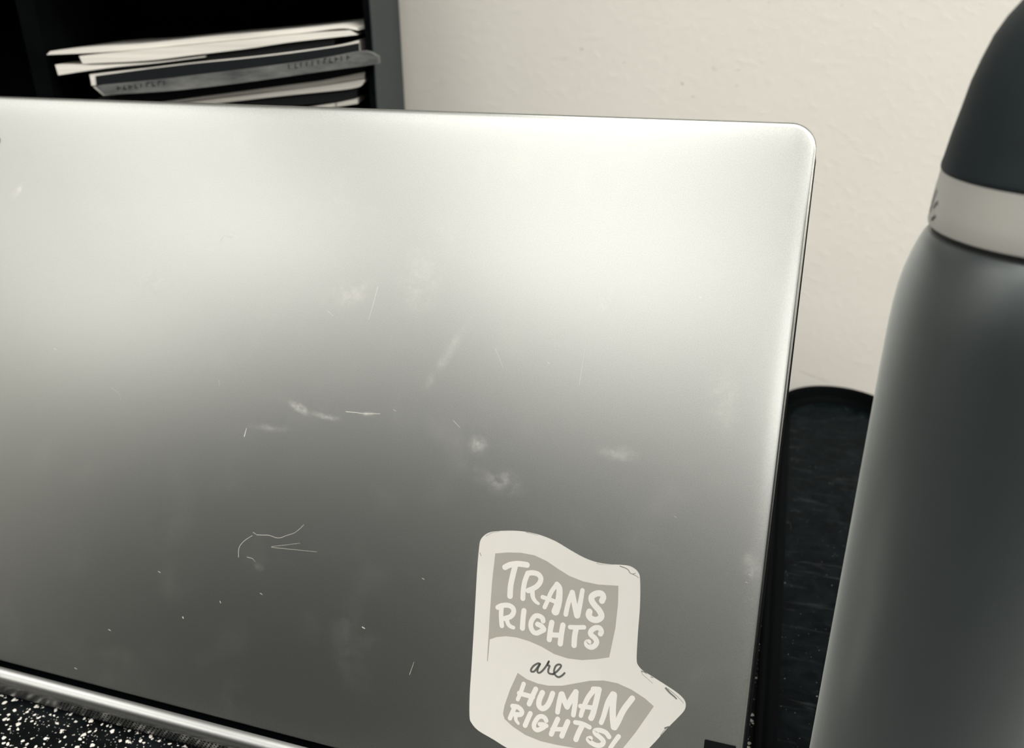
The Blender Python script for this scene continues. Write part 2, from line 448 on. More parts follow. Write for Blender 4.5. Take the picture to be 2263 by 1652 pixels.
# scratches, logo dot, hinge panel on the lid
bm = bmesh.new()
for w, pts in [[0.284,[[-195.89,64.2],[-196.13,67.71],[-194.67,70.33],[-192.26,72.52],[-190.83,73.55]]],[0.245,[[-190.69,74.83],[-188.9,74.15]]],[0.244,[[-188.9,74.15],[-186.28,74.51],[-183.67,74.87],[-180.09,74.46],[-177.97,75.05],[-175.93,76.18],[-173.06,77.51],[-170.73,79.64],[-169.24,81.44]]],[0.168,[[-181.99,70.47],[-172.24,71.26],[-162.45,72.07]]],[0.149,[[-182.02,70.74],[-175.88,72.45],[-170.02,74.16]]],[0.226,[[-192.15,64.85],[-189.67,64.7],[-188.42,63.74]]],[0.619,[[-140.2,47.57],[-139.21,47.23]]],[0.779,[[-217.82,36.19],[-217.49,35.77]]],[0.382,[[-201.85,45.67],[-201.39,44.96]]],[0.233,[[-220.76,186.2],[-218.44,189.33],[-216.28,188.42],[-215.0,188.99]]],[0.193,[[-217.18,190.13],[-212.62,188.92]]],[0.284,[[-150.09,174.64],[-151.28,167.26],[-152.28,162.11]]],[0.238,[[-114.05,128.83],[-111.18,126.61]]],[0.569,[[-199.47,111.29],[-198.91,114.58]]],[0.251,[[-213.67,131.83],[-213.23,129.52]]],[0.219,[[-169.81,163.8],[-167.06,162.07]]],[0.359,[[-157.18,126.55],[-153.17,126.73],[-149.49,126.81],[-143.18,127.57]]],[0.275,[[-118.88,69.91],[-117.94,69.58]]],[0.248,[[-50.81,182.42],[-49.98,182.02]]],[0.266,[[-95.84,85.12],[-94.94,84.78]]],[0.317,[[-231.56,52.11],[-230.43,51.76]]],[0.299,[[-184.57,52.07],[-183.52,51.73]]],[0.234,[[-5.07,92.04],[-4.31,91.73]]],[0.235,[[-5.77,89.35],[-5.01,89.04]]],[0.242,[[-31.36,107.07],[-30.56,106.74]]],[0.281,[[-137.88,129.72],[-136.91,129.33]]],[0.326,[[-252.09,24.43],[-250.92,24.1]]],[0.34,[[-295.15,135.61],[-293.9,135.17]]],[0.26,[[-81.5,153.88],[-80.62,153.5]]],[0.242,[[-31.86,181.8],[-31.06,181.41]]],[0.288,[[-157.52,233.08],[-156.52,232.6]]],[0.332,[[-266.55,5.43],[-265.35,5.12]]],[0.206,[[-119.39,34.06],[-118.22,39.01]]],[0.167,[[-101.25,156.59],[-97.54,150.11]]],[0.16,[[-69.2,147.29],[-68.07,171.33]]],[0.165,[[-264.47,122.94],[-260.37,120.99],[-258.61,118.02]]]]:
    ribbon(bm, pts, w * 0.7, w * 0.45, -0.00003, to_lid, 4)
scr = bm_obj('scratches', bm, M_SCR, lid); scr['kind'] = 'stuff'
bm = bmesh.new()
ribbon(bm, [(-336.9, 222.6), (-336.9, 221.2)], 1.5, 1.5, -0.00004, to_lid)
bm_obj('logo_dot', bm, M_INK, lid)
hp = plate('hinge_panel', [(-12.4, 35.2), (-2.8, 35.2), (-2.5, 34.9), (-2.5, 2), (-12.7, 2), (-12.7, 34.9)], -0.0003, 0.0006, M_BLACK, lid, to_lid)
hp['label'] = 'small black rectangular panel at the lower corner of the lid'

# sticker
st = plate('sticker', catmull([[-98.33,87.56],[-97.24,89.34],[-95.33,90.81],[-91.83,91.89],[-86.29,92.92],[-81.73,93.24],[-76.63,92.96],[-70.96,91.73],[-65.24,89.55],[-60.1,87.79],[-55.13,86.98],[-50.34,87.25],[-45.14,87.8],[-42.71,87.28],[-41.15,86.14],[-40.35,84.62],[-39.6,79.55],[-39.07,73.49],[-38.79,66.43],[-38.44,60.34],[-38.06,56.39],[-37.41,54.86],[-35.58,53.36],[-32.39,52.15],[-27.02,50.01],[-23.13,48.29],[-20.88,46.68],[-20.13,44.99],[-20.45,43.05],[-22.19,40.32],[-25.34,35.85],[-28.46,30.89],[-30.45,27.97],[-32.43,25.0],[-35.79,21.58],[-44.88,17.94],[-59.07,14.48],[-68.98,14.02],[-79.41,16.33],[-84.78,18.13],[-90.73,19.97],[-93.6,22.05],[-94.67,24.3],[-95.6,32.6],[-96.14,42.48],[-97.12,58.79],[-98.28,76.57],[-98.54,85.02]], 3, True), -0.00016, 0.00002, M_STICK, laptop, to_lid)
st.location = lid.location; st.rotation_euler = lid.rotation_euler
st['label'] = 'white die-cut sticker reading TRANS RIGHTS are HUMAN RIGHTS!'
plate('flag', [[-92.28,83.77],[-87.87,84.88],[-82.83,85.66],[-77.74,85.57],[-73.06,84.29],[-68.82,82.36],[-64.65,80.68],[-59.61,79.67],[-54.24,79.55],[-47.26,80.4],[-46.64,74.41],[-46.56,65.83],[-47.48,55.51],[-51.64,54.02],[-56.82,52.61],[-61.68,52.17],[-66.7,52.68],[-71.4,54.3],[-76.06,55.31],[-80.68,55.7],[-84.74,55.38],[-88.22,54.33],[-90.55,53.01],[-90.31,45.2],[-90.63,45.24],[-91.07,53.01],[-91.73,63.82],[-92.23,74.18]], -0.00019, -0.00012, M_FLAG, st, to_lid)
plate('flag', [[-78.92,43.41],[-75.43,41.94],[-71.31,41.26],[-67.31,41.35],[-62.47,42.4],[-57.77,44.29],[-53.12,46.17],[-48.41,47.28],[-43.63,47.36],[-38.74,46.28],[-33.8,44.29],[-30.52,42.28],[-32.97,37.39],[-35.62,32.05],[-39.15,25.9],[-40.73,23.24],[-47.38,22.7],[-54.12,22.2],[-61.93,21.65],[-67.9,21.6],[-73.55,22.48],[-78.35,24.32],[-81.67,26.27],[-82.5,28.06],[-82.26,31.08],[-80.94,37.05],[-79.83,40.5]], -0.00019, -0.00012, M_FLAG, st, to_lid)
for kind, strokes in [["white",[[2.071,2.071,[[-88.07,79.53],[-86.3,80.71],[-83.72,81.54],[-81.3,81.75],[-80.19,81.76]]],[2.057,2.057,[[-84.4,80.73],[-84.92,76.76],[-85.21,73.25],[-85.0,69.73]]]]],["white",[[1.809,1.809,[[-79.51,78.92],[-80.25,75.89],[-80.43,72.85],[-80.23,69.77]]],[1.852,1.852,[[-79.51,78.92],[-77.69,79.4],[-75.68,79.19],[-74.61,77.99],[-74.88,76.23],[-76.21,74.49],[-78.66,72.86]]],[1.832,1.077,[[-77.29,73.43],[-76.66,70.98],[-75.62,69.68],[-74.44,69.05]]]]],["white",[[1.595,1.531,[[-68.64,77.0],[-70.24,74.11],[-71.25,70.72],[-72.04,68.23]]],[1.914,2.87,[[-68.63,76.96],[-67.6,75.66],[-67.31,72.32],[-67.53,69.73],[-68.02,67.51]]],[1.494,1.494,[[-73.21,71.59],[-70.99,71.31],[-67.87,70.73]]]]],["white",[[1.685,1.685,[[-62.91,75.27],[-63.72,72.15],[-64.11,69.12],[-64.26,67.18]]],[1.897,2.108,[[-62.9,75.16],[-61.7,71.48],[-60.26,67.54]]],[1.575,1.89,[[-59.43,76.55],[-59.66,72.29],[-60.05,67.58]]]]],["white",[[2.087,2.191,[[-52.25,74.23],[-51.95,75.64],[-52.75,76.64],[-54.41,76.37],[-55.91,75.11],[-55.78,73.66],[-54.54,72.22],[-52.9,70.86],[-51.87,69.38],[-52.15,68.19],[-53.52,67.3],[-55.24,67.46],[-56.21,68.45],[-56.11,69.71]]]]],["white",[[1.795,1.795,[[-88.96,64.89],[-87.61,65.8],[-85.21,66.36],[-83.45,65.73],[-82.99,64.31],[-83.85,62.64],[-85.95,61.47]]],[1.697,1.697,[[-87.64,65.14],[-87.44,62.59],[-87.02,60.07],[-86.69,58.73]]],[1.633,1.35,[[-85.28,61.49],[-84.39,59.73],[-83.3,59.08],[-82.39,58.94]]]]],["white",[[1.897,1.897,[[-79.31,65.56],[-79.29,62.67],[-79.11,59.38]]]]],["white",[[1.752,1.752,[[-71.99,63.35],[-72.44,64.33],[-73.92,64.79],[-75.18,64.33],[-76.16,62.42],[-76.15,60.5],[-75.19,58.98],[-73.83,58.65],[-72.4,59.54],[-71.39,60.27]]],[1.826,1.826,[[-73.82,61.82],[-72.41,61.45],[-71.39,60.59]]]]],["white",[[1.873,1.873,[[-68.83,63.44],[-69.03,60.63],[-69.02,57.34]]],[1.904,1.904,[[-64.8,63.28],[-64.96,60.17],[-64.97,56.67]]],[1.81,1.81,[[-68.63,59.12],[-65.0,59.63]]]]],["white",[[1.582,1.582,[[-62.19,63.1],[-59.87,63.47],[-57.37,64.01]]],[1.934,1.934,[[-60.04,63.06],[-60.24,60.28],[-60.07,57.14]]]]],["white",[[1.827,1.827,[[-51.41,62.89],[-51.2,63.77],[-51.95,64.77],[-53.41,64.59],[-54.73,63.27],[-54.69,62.02],[-53.19,61.07],[-52.39,59.97],[-52.79,58.63],[-54.06,57.7],[-55.49,58.08],[-55.8,58.96],[-55.1,59.31]]]]],["dark",[[0.564,0.564,[[-71.26,48.26],[-72.05,48.24],[-73.49,47.07],[-74.24,45.63],[-74.02,44.95],[-73.0,45.25],[-72.01,46.87],[-71.3,48.17],[-71.84,46.52],[-71.82,45.25],[-71.02,45.16],[-69.97,46.28],[-68.89,48.17],[-68.25,49.76]]]]],["dark",[[0.563,0.563,[[-68.25,49.76],[-68.6,48.41],[-67.8,48.27],[-68.08,46.93],[-67.96,45.94],[-67.27,45.58],[-66.23,45.67]]]]],["dark",[[0.56,0.56,[[-66.23,45.67],[-65.07,46.81],[-63.97,48.44],[-63.82,49.31],[-64.61,49.45],[-65.57,48.74],[-66.02,47.12],[-65.74,45.9],[-64.87,45.2],[-63.96,45.14],[-62.89,46.0],[-62.23,46.91]]]]],["white",[[1.602,1.421,[[-76.28,40.05],[-77.0,36.8],[-77.75,34.19]]],[1.798,1.798,[[-71.73,39.19],[-72.69,36.21],[-73.47,33.52]]],[1.712,1.712,[[-77.49,36.44],[-72.43,36.27]]]]],["white",[[1.94,1.838,[[-69.22,38.46],[-70.0,35.78],[-69.88,33.76],[-68.61,32.97],[-67.16,33.99],[-66.24,36.11],[-65.55,39.01]]]]],["white",[[1.922,1.72,[[-62.48,39.43],[-62.89,36.35],[-63.07,32.95]]],[1.979,1.979,[[-62.23,39.49],[-61.06,37.26],[-59.94,35.53]]],[1.979,1.979,[[-59.95,35.61],[-58.66,38.81],[-57.47,41.3]]],[1.966,1.663,[[-57.55,41.28],[-57.3,37.09],[-57.42,33.21]]]]],["white",[[1.872,1.547,[[-51.3,43.45],[-53.18,40.02],[-54.44,35.71],[-54.78,33.61]]],[1.996,1.996,[[-49.7,43.81],[-50.09,39.7],[-50.7,35.29],[-51.2,33.54]]],[1.872,1.872,[[-51.57,43.57],[-49.59,43.91]]],[1.608,1.608,[[-55.34,36.82],[-52.82,37.03],[-50.3,37.27]]]]],["white",[[1.879,1.632,[[-44.74,43.39],[-46.1,40.09],[-46.92,35.4],[-47.54,32.8]]],[2.348,2.101,[[-44.41,43.16],[-44.24,39.25],[-43.8,35.6],[-43.08,32.27]]],[1.959,2.204,[[-38.01,43.38],[-40.45,38.86],[-41.92,34.53],[-42.86,32.32]]]]],["white",[[1.712,1.712,[[-79.33,31.43],[-77.42,31.54],[-75.83,30.54],[-76.07,29.2],[-78.41,28.74]]],[1.615,1.615,[[-78.57,31.08],[-79.23,28.87],[-79.75,26.99]]],[1.505,1.038,[[-77.78,28.42],[-77.52,26.93],[-76.51,25.88]]]]],["white",[[1.749,1.749,[[-72.62,30.31],[-73.38,27.88],[-74.0,25.74]]]]],["white",[[1.636,1.636,[[-66.7,29.15],[-67.32,29.98],[-68.53,30.22],[-69.75,29.48],[-70.79,27.19],[-70.61,25.7],[-69.49,25.14],[-68.02,26.04],[-67.08,26.89]]],[1.534,1.534,[[-68.84,27.38],[-67.42,27.58],[-66.4,27.38]]]]],["white",[[1.773,1.773,[[-62.7,30.57],[-63.54,27.84],[-64.35,24.9]]],[1.817,1.817,[[-59.07,30.52],[-59.89,27.67],[-60.56,25.1]]],[1.524,1.524,[[-64.18,26.67],[-60.14,27.61]]]]],["white",[[1.61,1.61,[[-56.42,30.87],[-53.87,30.95],[-51.37,30.34]]],[1.862,1.862,[[-54.01,30.04],[-54.96,27.29],[-55.51,25.09]]]]],["white",[[1.683,1.683,[[-44.27,28.66],[-45.62,29.84],[-47.67,30.12],[-49.25,29.58],[-49.01,28.68],[-47.12,27.62],[-45.99,26.63],[-46.58,25.28],[-48.29,24.78],[-50.38,25.34],[-51.3,26.18],[-50.55,26.69]]]]],["white",[[1.624,1.427,[[-41.07,29.53],[-42.3,27.25],[-43.4,24.99]]],[1.733,1.733,[[-44.26,23.16],[-44.34,22.96]]]]]]:
    bm = bmesh.new()
    for k, (w0, w1, pts) in enumerate(strokes):
        ribbon(bm, pts, w0 * (1.25 if kind == 'dark' else 1.0), w1 * (1.25 if kind == 'dark' else 1.0), -0.000215 - k * 0.000003, to_lid, 8)
    bm_obj('letter', bm, M_WHITE if kind == 'white' else M_INK, st)
bm = bmesh.new()
for w, pts in [[0.186,[[-47.52,87.14],[-45.68,86.84],[-44.51,86.35],[-43.86,85.5],[-42.86,85.27],[-41.95,85.71]]],[0.139,[[-42.85,85.19],[-41.57,84.81],[-40.68,84.28]]],[0.079,[[-55.74,86.71],[-53.76,86.64],[-49.64,87.38]]],[0.081,[[-81.96,93.08],[-79.59,92.99],[-77.5,92.78]]],[0.083,[[-96.5,89.34],[-94.26,90.88],[-91.66,91.83]]],[0.15,[[-98.0,82.98],[-97.41,81.92]]],[0.231,[[-35.82,53.12],[-35.06,53.04],[-34.26,52.69]]],[0.184,[[-32.66,51.9],[-31.89,51.78]]],[0.092,[[-36.22,53.32],[-35.51,52.14],[-33.68,51.01],[-31.85,49.89]]],[0.455,[[-27.28,49.18],[-25.84,47.98],[-24.24,47.02],[-23.43,46.44]]],[0.121,[[-26.53,49.15],[-24.35,47.94],[-22.35,46.68],[-20.92,45.5]]],[0.106,[[-27.24,33.12],[-26.16,35.08],[-24.88,36.79]]],[0.379,[[-25.98,35.87],[-24.95,36.58]]]]:
    ribbon(bm, pts, w * 1.6, w, -0.00018, to_lid, 4)
wr_ = bm_obj('worn_edges', bm, M_WEAR, st); wr_['kind'] = 'stuff'

# base: profile in (y, z) swept along x
prof = [(0.224, 0.0035), (0.228, 0.006), (0.2275, 0.0125), (0.224, 0.0138), (0.012, 0.0138), (0.0105, 0.0128)]
for k in range(0, 19):                       # long soft roll of the rear edge
    a = math.radians(90 + 90 * k / 18)
    prof.append((0.0048 + 0.0091 * math.cos(a), 0.0072 + 0.0070 * math.sin(a)))
prof += [(-0.0043, 0.0060), (-0.0043, 0.0036), (-0.0043, 0.0026), (-0.0034, 0.0018), (0.0, 0.0016)]
bm = bmesh.new()
A = [bm.verts.new((-0.3960, y, z)) for y, z in prof]; B = [bm.verts.new((-0.0030, y, z)) for y, z in prof]
n = len(prof)
for k in range(n):
    bm.faces.new((A[k], A[(k + 1) % n], B[(k + 1) % n], B[k]))
bm.faces.new(A); bm.faces.new(list(reversed(B)))
base = bm_obj('base', bm, M_BASE, laptop, True, 30)
base['label'] = 'polished rounded rear edge of the laptop base'
bmh = bmesh.new(); ra, rb = [], []
for k in range(9):                           # black strip standing in for the shade in the hinge gap
    a = math.radians(84 + 38 * k / 8)
    ra.append((0.0048 + 0.0093 * math.cos(a), 0.0072 + 0.00722 * math.sin(a))); rb.append((0.0048 + 0.0086 * math.cos(a), 0.0072 + 0.0066 * math.sin(a)))
loop = ra + rb[::-1]
HA = [bmh.verts.new((-0.3955, y, z)) for y, z in loop]; HB = [bmh.verts.new((-0.0035, y, z)) for y, z in loop]
for k in range(len(loop)):
    k2 = (k + 1) % len(loop); bmh.faces.new((HA[k], HA[k2], HB[k2], HB[k]))
bmh.faces.new(HA); bmh.faces.new(HB[::-1])
bm_obj('gap_shade_strip', bmh, M_HOLE_GAP, base)
kb = bm_obj('keyboard_deck', box_bm(-0.375, -0.02, 0.03, 0.205, 0.0138, 0.0143, 0.0002), M_BASE_TOP, base)
bm = bmesh.new()
for row in range(4):
    zz = 0.0031 + row * 0.00118
    xx = -0.272 + (row % 2) * 0.00085
    while xx < -0.10:
        ring = [bm.verts.new((xx + 0.00040 * math.cos(a), -0.00435, zz + 0.00036 * math.sin(a))) for a in [i * math.pi / 3 for i in range(6)]]
        bm.faces.new(ring)
        xx += 0.0017
vh = bm_obj('vent_holes', bm, M_HOLE_GAP, base); vh['kind'] = 'stuff'
for x, y in ((-0.375, 0.006), (-0.02, 0.006), (-0.375, 0.205), (-0.02, 0.205)):
    bmx = bmesh.new()
    bmesh.ops.create_cone(bmx, cap_ends=True, segments=20, radius1=0.005, radius2=0.0055, depth=0.003, matrix=Matrix.Translation((x, y + (0.004 if y < .1 else 0), 0.0015)))
    bm_obj('rubber_foot', bmx, M_BLACK, laptop)

# ------------------------------------------------------------------ tray
tray = empty('tray', (0.05, 0.2, 0))
tag(tray, 'scuffed black plastic tray with rounded raised rim beside the laptop', 'tray')
def tray_outline(ins):
    cx, cy_, R_ = 0.0445, 0.357, 0.040 - ins
    pts = []
    for k in range(33):                      # rounded far end
        a = math.radians(-4 + 184 * k / 32)
        pts.append((cx + R_ * math.cos(a), cy_ + R_ * math.sin(a)))
    x0, x1, y0, rr = 0.0045 + ins, 0.118 - ins, -0.035 + ins, 0.03 - ins
    for k in range(9):
        a = math.radians(180 + 90 * k / 8)
        pts.append((x0 + rr + rr * math.cos(a), y0 + rr + rr * math.sin(a)))
    for k in range(9):
        a = math.radians(270 + 86 * k / 8)
        pts.append((x1 - rr + rr * math.cos(a), y0 + rr + rr * math.sin(a)))
    return pts
def tray_mesh(name, prof, m, cap_last):
    bm = bmesh.new(); rings = []
    for ins, z in prof:
        rings.append([bm.verts.new((p[0] - .05, p[1] - .2, z)) for p in tray_outline(ins)])
    for a, b in zip(rings, rings[1:]):
        for k in range(len(a)):
            bm.faces.new((a[k], a[(k + 1) % len(a)], b[(k + 1) % len(a)], b[k]))
    bm.faces.new(rings[0]); bm.faces.new(list(reversed(rings[-1])))
    return bm_obj(name, bm, m, tray, True, 50)
tray_mesh('tray_floor', [(0.0050, 0.0002), (0.0050, 0.0012), (0.0090, 0.0020), (0.012, 0.0023), (0.0145, 0.0024), (0.017, 0.0023)], M_TRAY, True)
bmr = bmesh.new(); rr_ = []
RP = [(0.004, 0.0), (0.0022, 0.0012), (0.0006, 0.0095), (0.0, 0.0112), (0.0004, 0.0119), (0.0016, 0.0122), (0.0028, 0.0119), (0.0036, 0.0108), (0.0046, 0.0062), (0.0062, 0.0038), (0.0088, 0.0026), (0.0098, 0.0021), (0.0060, 0.0008)]
for ins, z in RP:
    rr_.append([bmr.verts.new((p[0] - .05, p[1] - .2, z)) for p in tray_outline(ins)])
for a, b in zip(rr_, rr_[1:] + rr_[:1]):
    for k in range(len(a)):
        bmr.faces.new((a[k], a[(k + 1) % len(a)], b[(k + 1) % len(a)], b[k]))
bm_obj('rim', bmr, M_RIM, tray, True, 50)

# ------------------------------------------------------------------ bottle
bottle = empty('bottle', (0.0532, 0.0201, 0.0024))
tag(bottle, 'charcoal insulated bottle with black domed cap and grey steel collar', 'bottle')
z0 = 0.0024
mm = lambda L: [(a / 1000, b / 1000 - z0) for a, b in L]
lathe('body', mm([(0, 2.4), (28, 2.4), (31, 3.4), (32.3, 6), (32.54, 10), (32.54, 60), (32.54, 120), (32.54, 185), (32.5, 192), (32.42, 198), (32.2, 203), (31.85, 207.5), (31.2, 211.6), (30.2, 215.7), (29.2, 218.8), (28.3, 221.0), (27.5, 222.2), (26.6, 222.5), (0, 222.5)]), M_BODY, bottle, 128)
lathe('gasket', mm([(0, 221.5), (26.7, 221.5), (26.7, 224.6), (0, 224.6)]), M_GROOVE, bottle, 96)
ring = lathe('collar', mm([(0, 223.9), (27.2, 223.9), (27.75, 224.1), (27.9, 224.7), (27.75, 228.5), (27.5, 232.5), (27.2, 235.6), (27.15, 236.6), (26.8, 236.9), (0, 236.9)]), M_RING, bottle, 128)
ring['label'] = 'grey steel collar with a small etched mark'
lathe('cap', mm([(0, 236.5), (26.9, 236.6), (27.3, 237.2), (27.3, 238.0), (27.05, 239.3), (26.3, 244.95), (25.35, 250.6), (24.45, 256.5), (23.3, 261.15), (21.7, 266.4), (19.8, 270.3), (17.0, 274.4), (13.5, 277.6), (9.0, 280.0), (4.5, 281.2), (0, 281.6)]), M_CAP, bottle, 128, 60)
# etched brand strokes on the collar, wrapped around its surface
def etch(strokes):
    bm = bmesh.new()
    def to3(p, y):
        r = 0.02805 - max(0, (p[1] - 224.7)) * 0.000058
        a = math.radians(p[0])
        return (r * math.cos(a), r * math.sin(a), p[1] / 1000 - z0)
    for w, pts in strokes:
        P = catmull(pts, 6); L, Rr = [], []
        for i, p in enumerate(P):
            t = P[min(i + 1, len(P) - 1)] - P[max(i - 1, 0)]
            t = Vector((t.x * 0.49, t.y)).normalized(); nn = Vector((-t.y / 0.49, t.x)) * w / 2
            L.append(bm.verts.new(to3(p + nn, 0))); Rr.append(bm.verts.new(to3(p - nn, 0)))
        for i in range(len(P) - 1): bm.faces.new((L[i], L[i + 1], Rr[i + 1], Rr[i]))
    return bm_obj('etched_mark', bm, M_MARK, ring)
etch([[0.9,[[189,230.2],[187,229.6],[185,228.4]]],[0.9,[[190.5,227.2],[188.5,226.4],[186,225.8]]],[0.5,[[183,232.5],[181,229.5],[180,227]]],[0.5,[[178,232.5],[177,229.5],[177,226.5]]]])

# ------------------------------------------------------------------ fill lamp added out of view to brighten the right of the wall
lamp = empty('added_fill_lamp', (0.62, 0.20, 0.0))
tag(lamp, 'black lamp with conical shade, added out of view to brighten the wall', 'lamp')
lathe('fill_lamp_base', [(0, 0), (0.075, 0), (0.078, 0.004), (0.075, 0.014), (0.02, 0.02), (0, 0.02)], M_BLACK, lamp, 48)
lathe('pole', [(0, 0.018), (0.007, 0.018), (0.007, 0.40), (0, 0.40)], M_BLACK, lamp, 24)
shade = lathe('shade', [(0.020, 0.475), (0.022, 0.475), (0.075, 0.385), (0.073, 0.385), (0.020, 0.470)], M_BLACK, lamp, 48)
shade.rotation_euler = (0, 0, 0)
M_BULB = mat('warm_bulb', (0.9, 0.88, 0.8), 0.4)
bb = M_BULB.node_tree.nodes['Principled BSDF']
bb.inputs['Emission Color'].default_value = (1, 0.95, 0.86, 1); bb.inputs['Emission Strength'].default_value = 6.0
lathe('bulb', [(0, 0.400), (0.012, 0.403), (0.020, 0.415), (0.020, 0.428), (0.012, 0.445), (0.010, 0.468), (0, 0.468)], M_BULB, lamp, 32)
ld = bpy.data.lights.new('fill_lamp_light', 'POINT'); ld.energy = 2.6; ld.color = (1.0, 0.955, 0.87); ld.shadow_soft_size = 0.03
lo = link(bpy.data.objects.new('fill_lamp_light', ld), lamp); lo.location = (0, 0, 0.388)

# ------------------------------------------------------------------ organizer with papers
OA = math.radians(16.4)
OD = 0.119
org = empty('file_organizer', (-0.24775, 0.285, 0.0), OA)
tag(org, 'tall black file organizer with open slots standing by the wall', 'organizer')
def op(name, x0, x1, y0, y1, z0_, z1, m=None, bev=0.0006):
    return bm_obj(name, box_bm(x0, x1, y0, y1, z0_, z1, bev), m or M_ORG, org)
OH = 0.40
op('side_panel', -0.0045, -0.0008, 0.0, OD, 0.0, OH)
sp = op('side_skin', -0.0009, 0.0, 0.0006, OD, 0.0, OH, M_ORG_SIDE, 0.0002)
sp['label'] = 'dark grey outer face of the side panel'
op('side_panel', -0.2060, -0.1955, 0.0, OD, 0.0, OH)
op('side_panel', -0.4010, -0.3910, 0.0, OD, 0.0, OH)
op('back_panel', -0.3915, -0.0050, OD - 0.004, OD, 0.0, OH)
op('top_panel', -0.4010, 0.0, 0.0, OD, OH, OH + 0.008)
for zz in (0.004, 0.096, 0.178, 0.292):
    op('shelf', -0.1955, -0.0050, 0.002, OD - 0.004, zz, zz + 0.005)
    op('shelf', -0.3915, -0.2060, 0.002, OD - 0.004, zz, zz + 0.005)
ZS = 0.183      # shelf surface carrying the pile

def o2w(x, y, z):
    c, s = math.cos(OA), math.sin(OA)
    return Vector((-0.24775 + x * c - y * s, 0.285 + x * s + y * c, z))
def sheet_stack(name, top, bot, y0, y1, m, label, cat, group=None, waviness=0.0, layers=1):
    """slab whose front edge follows two curves (x,z in mm, organizer frame); built in its own frame"""
    T, B_ = catmull(top, 8), catmull(bot, 8)
    ox, oz = T[0].x / 1000, min(p.y for p in B_) / 1000
    bm = bmesh.new(); rows = []
    for yv in (y0, y1):
        rows.append(([bm.verts.new((p.x / 1000 - ox, yv - y0 + waviness * math.sin(i * 1.7), p.y / 1000 - oz)) for i, p in enumerate(T)],
                     [bm.verts.new((p.x / 1000 - ox, yv - y0 + waviness * math.cos(i * 2.1), p.y / 1000 - oz)) for i, p in enumerate(B_)]))
    (t0, b0), (t1, b1) = rows
    n = len(t0)
    for i in range(n - 1):
        bm.faces.new((t0[i], t0[i + 1], b0[i + 1], b0[i])); bm.faces.new((t1[i + 1], t1[i], b1[i], b1[i + 1]))
        bm.faces.new((t0[i + 1], t0[i], t1[i], t1[i + 1])); bm.faces.new((b0[i], b0[i + 1], b1[i + 1], b1[i]))
    bm.faces.new((t0[0], b0[0], b1[0], t1[0])); bm.faces.new((t0[-1], t1[-1], b1[-1], b0[-1]))
    o = bm_obj(name, bm, m)
    o.location = o2w(ox, y0, oz); o.rotation_euler = (0, 0, OA)
    if label: tag(o, label, cat, group)
    return o
sheet_stack('loose_papers', [[-192.3, 243.3], [-174.7, 244.4], [-148.3, 245.5], [-107.1, 249.1], [-73.0, 251.6], [-39.1, 254.5], [-18.0, 256.2], [-9.2, 254.4]], [[-194.9, 241.3], [-175.3, 241.9], [-148.8, 243.2], [-107.5, 246.6], [-73.3, 249.3], [-39.4, 252.3], [-18.2, 254.3], [-8.2, 253.2]], 0.001, 0.1, M_PAPER, 'thin uppermost sheaf of loose white papers on the organizer pile', 'papers', 'papers in the organizer slot', 0)
sheet_stack('loose_papers', [[-175.1, 240.5], [-148.4, 242.9], [-107.2, 246.3], [-73.1, 249.0], [-39.2, 251.9], [-13.1, 253.3]], [[-173.9, 236.2], [-135.9, 237.6], [-108.1, 240.4], [-73.8, 243.9], [-47.7, 247.2], [-9.0, 250.8]], 0.0, 0.1, M_PAPER, 'thicker sheaf of white papers just beneath the uppermost sheets', 'papers', 'papers in the organizer slot', 0)
sheet_stack('curled_sheet', [[-190.6, 235.8], [-174.1, 235.4], [-154.4, 235.8], [-130.4, 236.8], [-100.2, 239.9]], [[-190.0, 229.9], [-174.8, 231.9], [-154.7, 234.2], [-130.5, 236.2], [-100.2, 239.4]], 0.0, 0.09, M_PAPER, 'white sheet whose left end curls down from the pile', 'papers', 'papers in the organizer slot', 0)
sheet_stack('black_folder', [[-174.6, 233.4], [-137.3, 236.7], [-109.4, 239.5], [-74.8, 243.0], [-48.6, 246.3], [-23.4, 248.5]], [[-171.1, 230.5], [-137.9, 233.6], [-109.9, 236.2], [-75.3, 239.5], [-49.0, 242.3], [-23.7, 245.2]], 0.003, 0.1, M_FOLDER, 'thin black folder between white papers and dark notebook', 'folder', None, 0)
nb = empty('notebook', o2w(-0.17, 0.0, 0.22), OA); tag(nb, 'black notebook with pale page edges lying in the pile', 'notebook')
nb_inv = (Matrix.Translation(nb.location) @ Matrix.Rotation(OA, 4, 'Z')).inverted()
p_ = sheet_stack('pages', [[-171.4, 230.1], [-136.9, 233.4], [-109.0, 236.2], [-74.6, 239.1], [-48.4, 241.8], [-21.9, 245.0], [-8.3, 247.8]], [[-171.4, 223.8], [-138.1, 226.9], [-110.1, 229.5], [-75.4, 233.3], [-49.0, 236.7], [-22.4, 239.7], [-8.3, 241.6]], 0.0005, 0.097, M_PAPER, None, None)
p_.parent = nb; p_.matrix_parent_inverse = nb_inv
p_ = sheet_stack('cover', [[-167.5, 229.3], [-136.6, 232.9], [-108.8, 235.7], [-74.3, 238.6], [-48.3, 241.2], [-21.7, 244.4], [-8.3, 246.4]], [[-168.1, 224.1], [-137.7, 226.9], [-109.8, 229.5], [-75.1, 233.3], [-48.8, 236.6], [-22.2, 239.7], [-8.4, 241.7]], -0.0005, 0.0005, M_COVER, None, None)
p_.parent = nb; p_.matrix_parent_inverse = nb_inv
bk = empty('grey_book', o2w(-0.165, -0.012, 0.215), OA); tag(bk, 'worn grey book with dark spine lettering jutting out of the organizer', 'book')
bk_inv = (Matrix.Translation(bk.location) @ Matrix.Rotation(OA, 4, 'Z')).inverted()
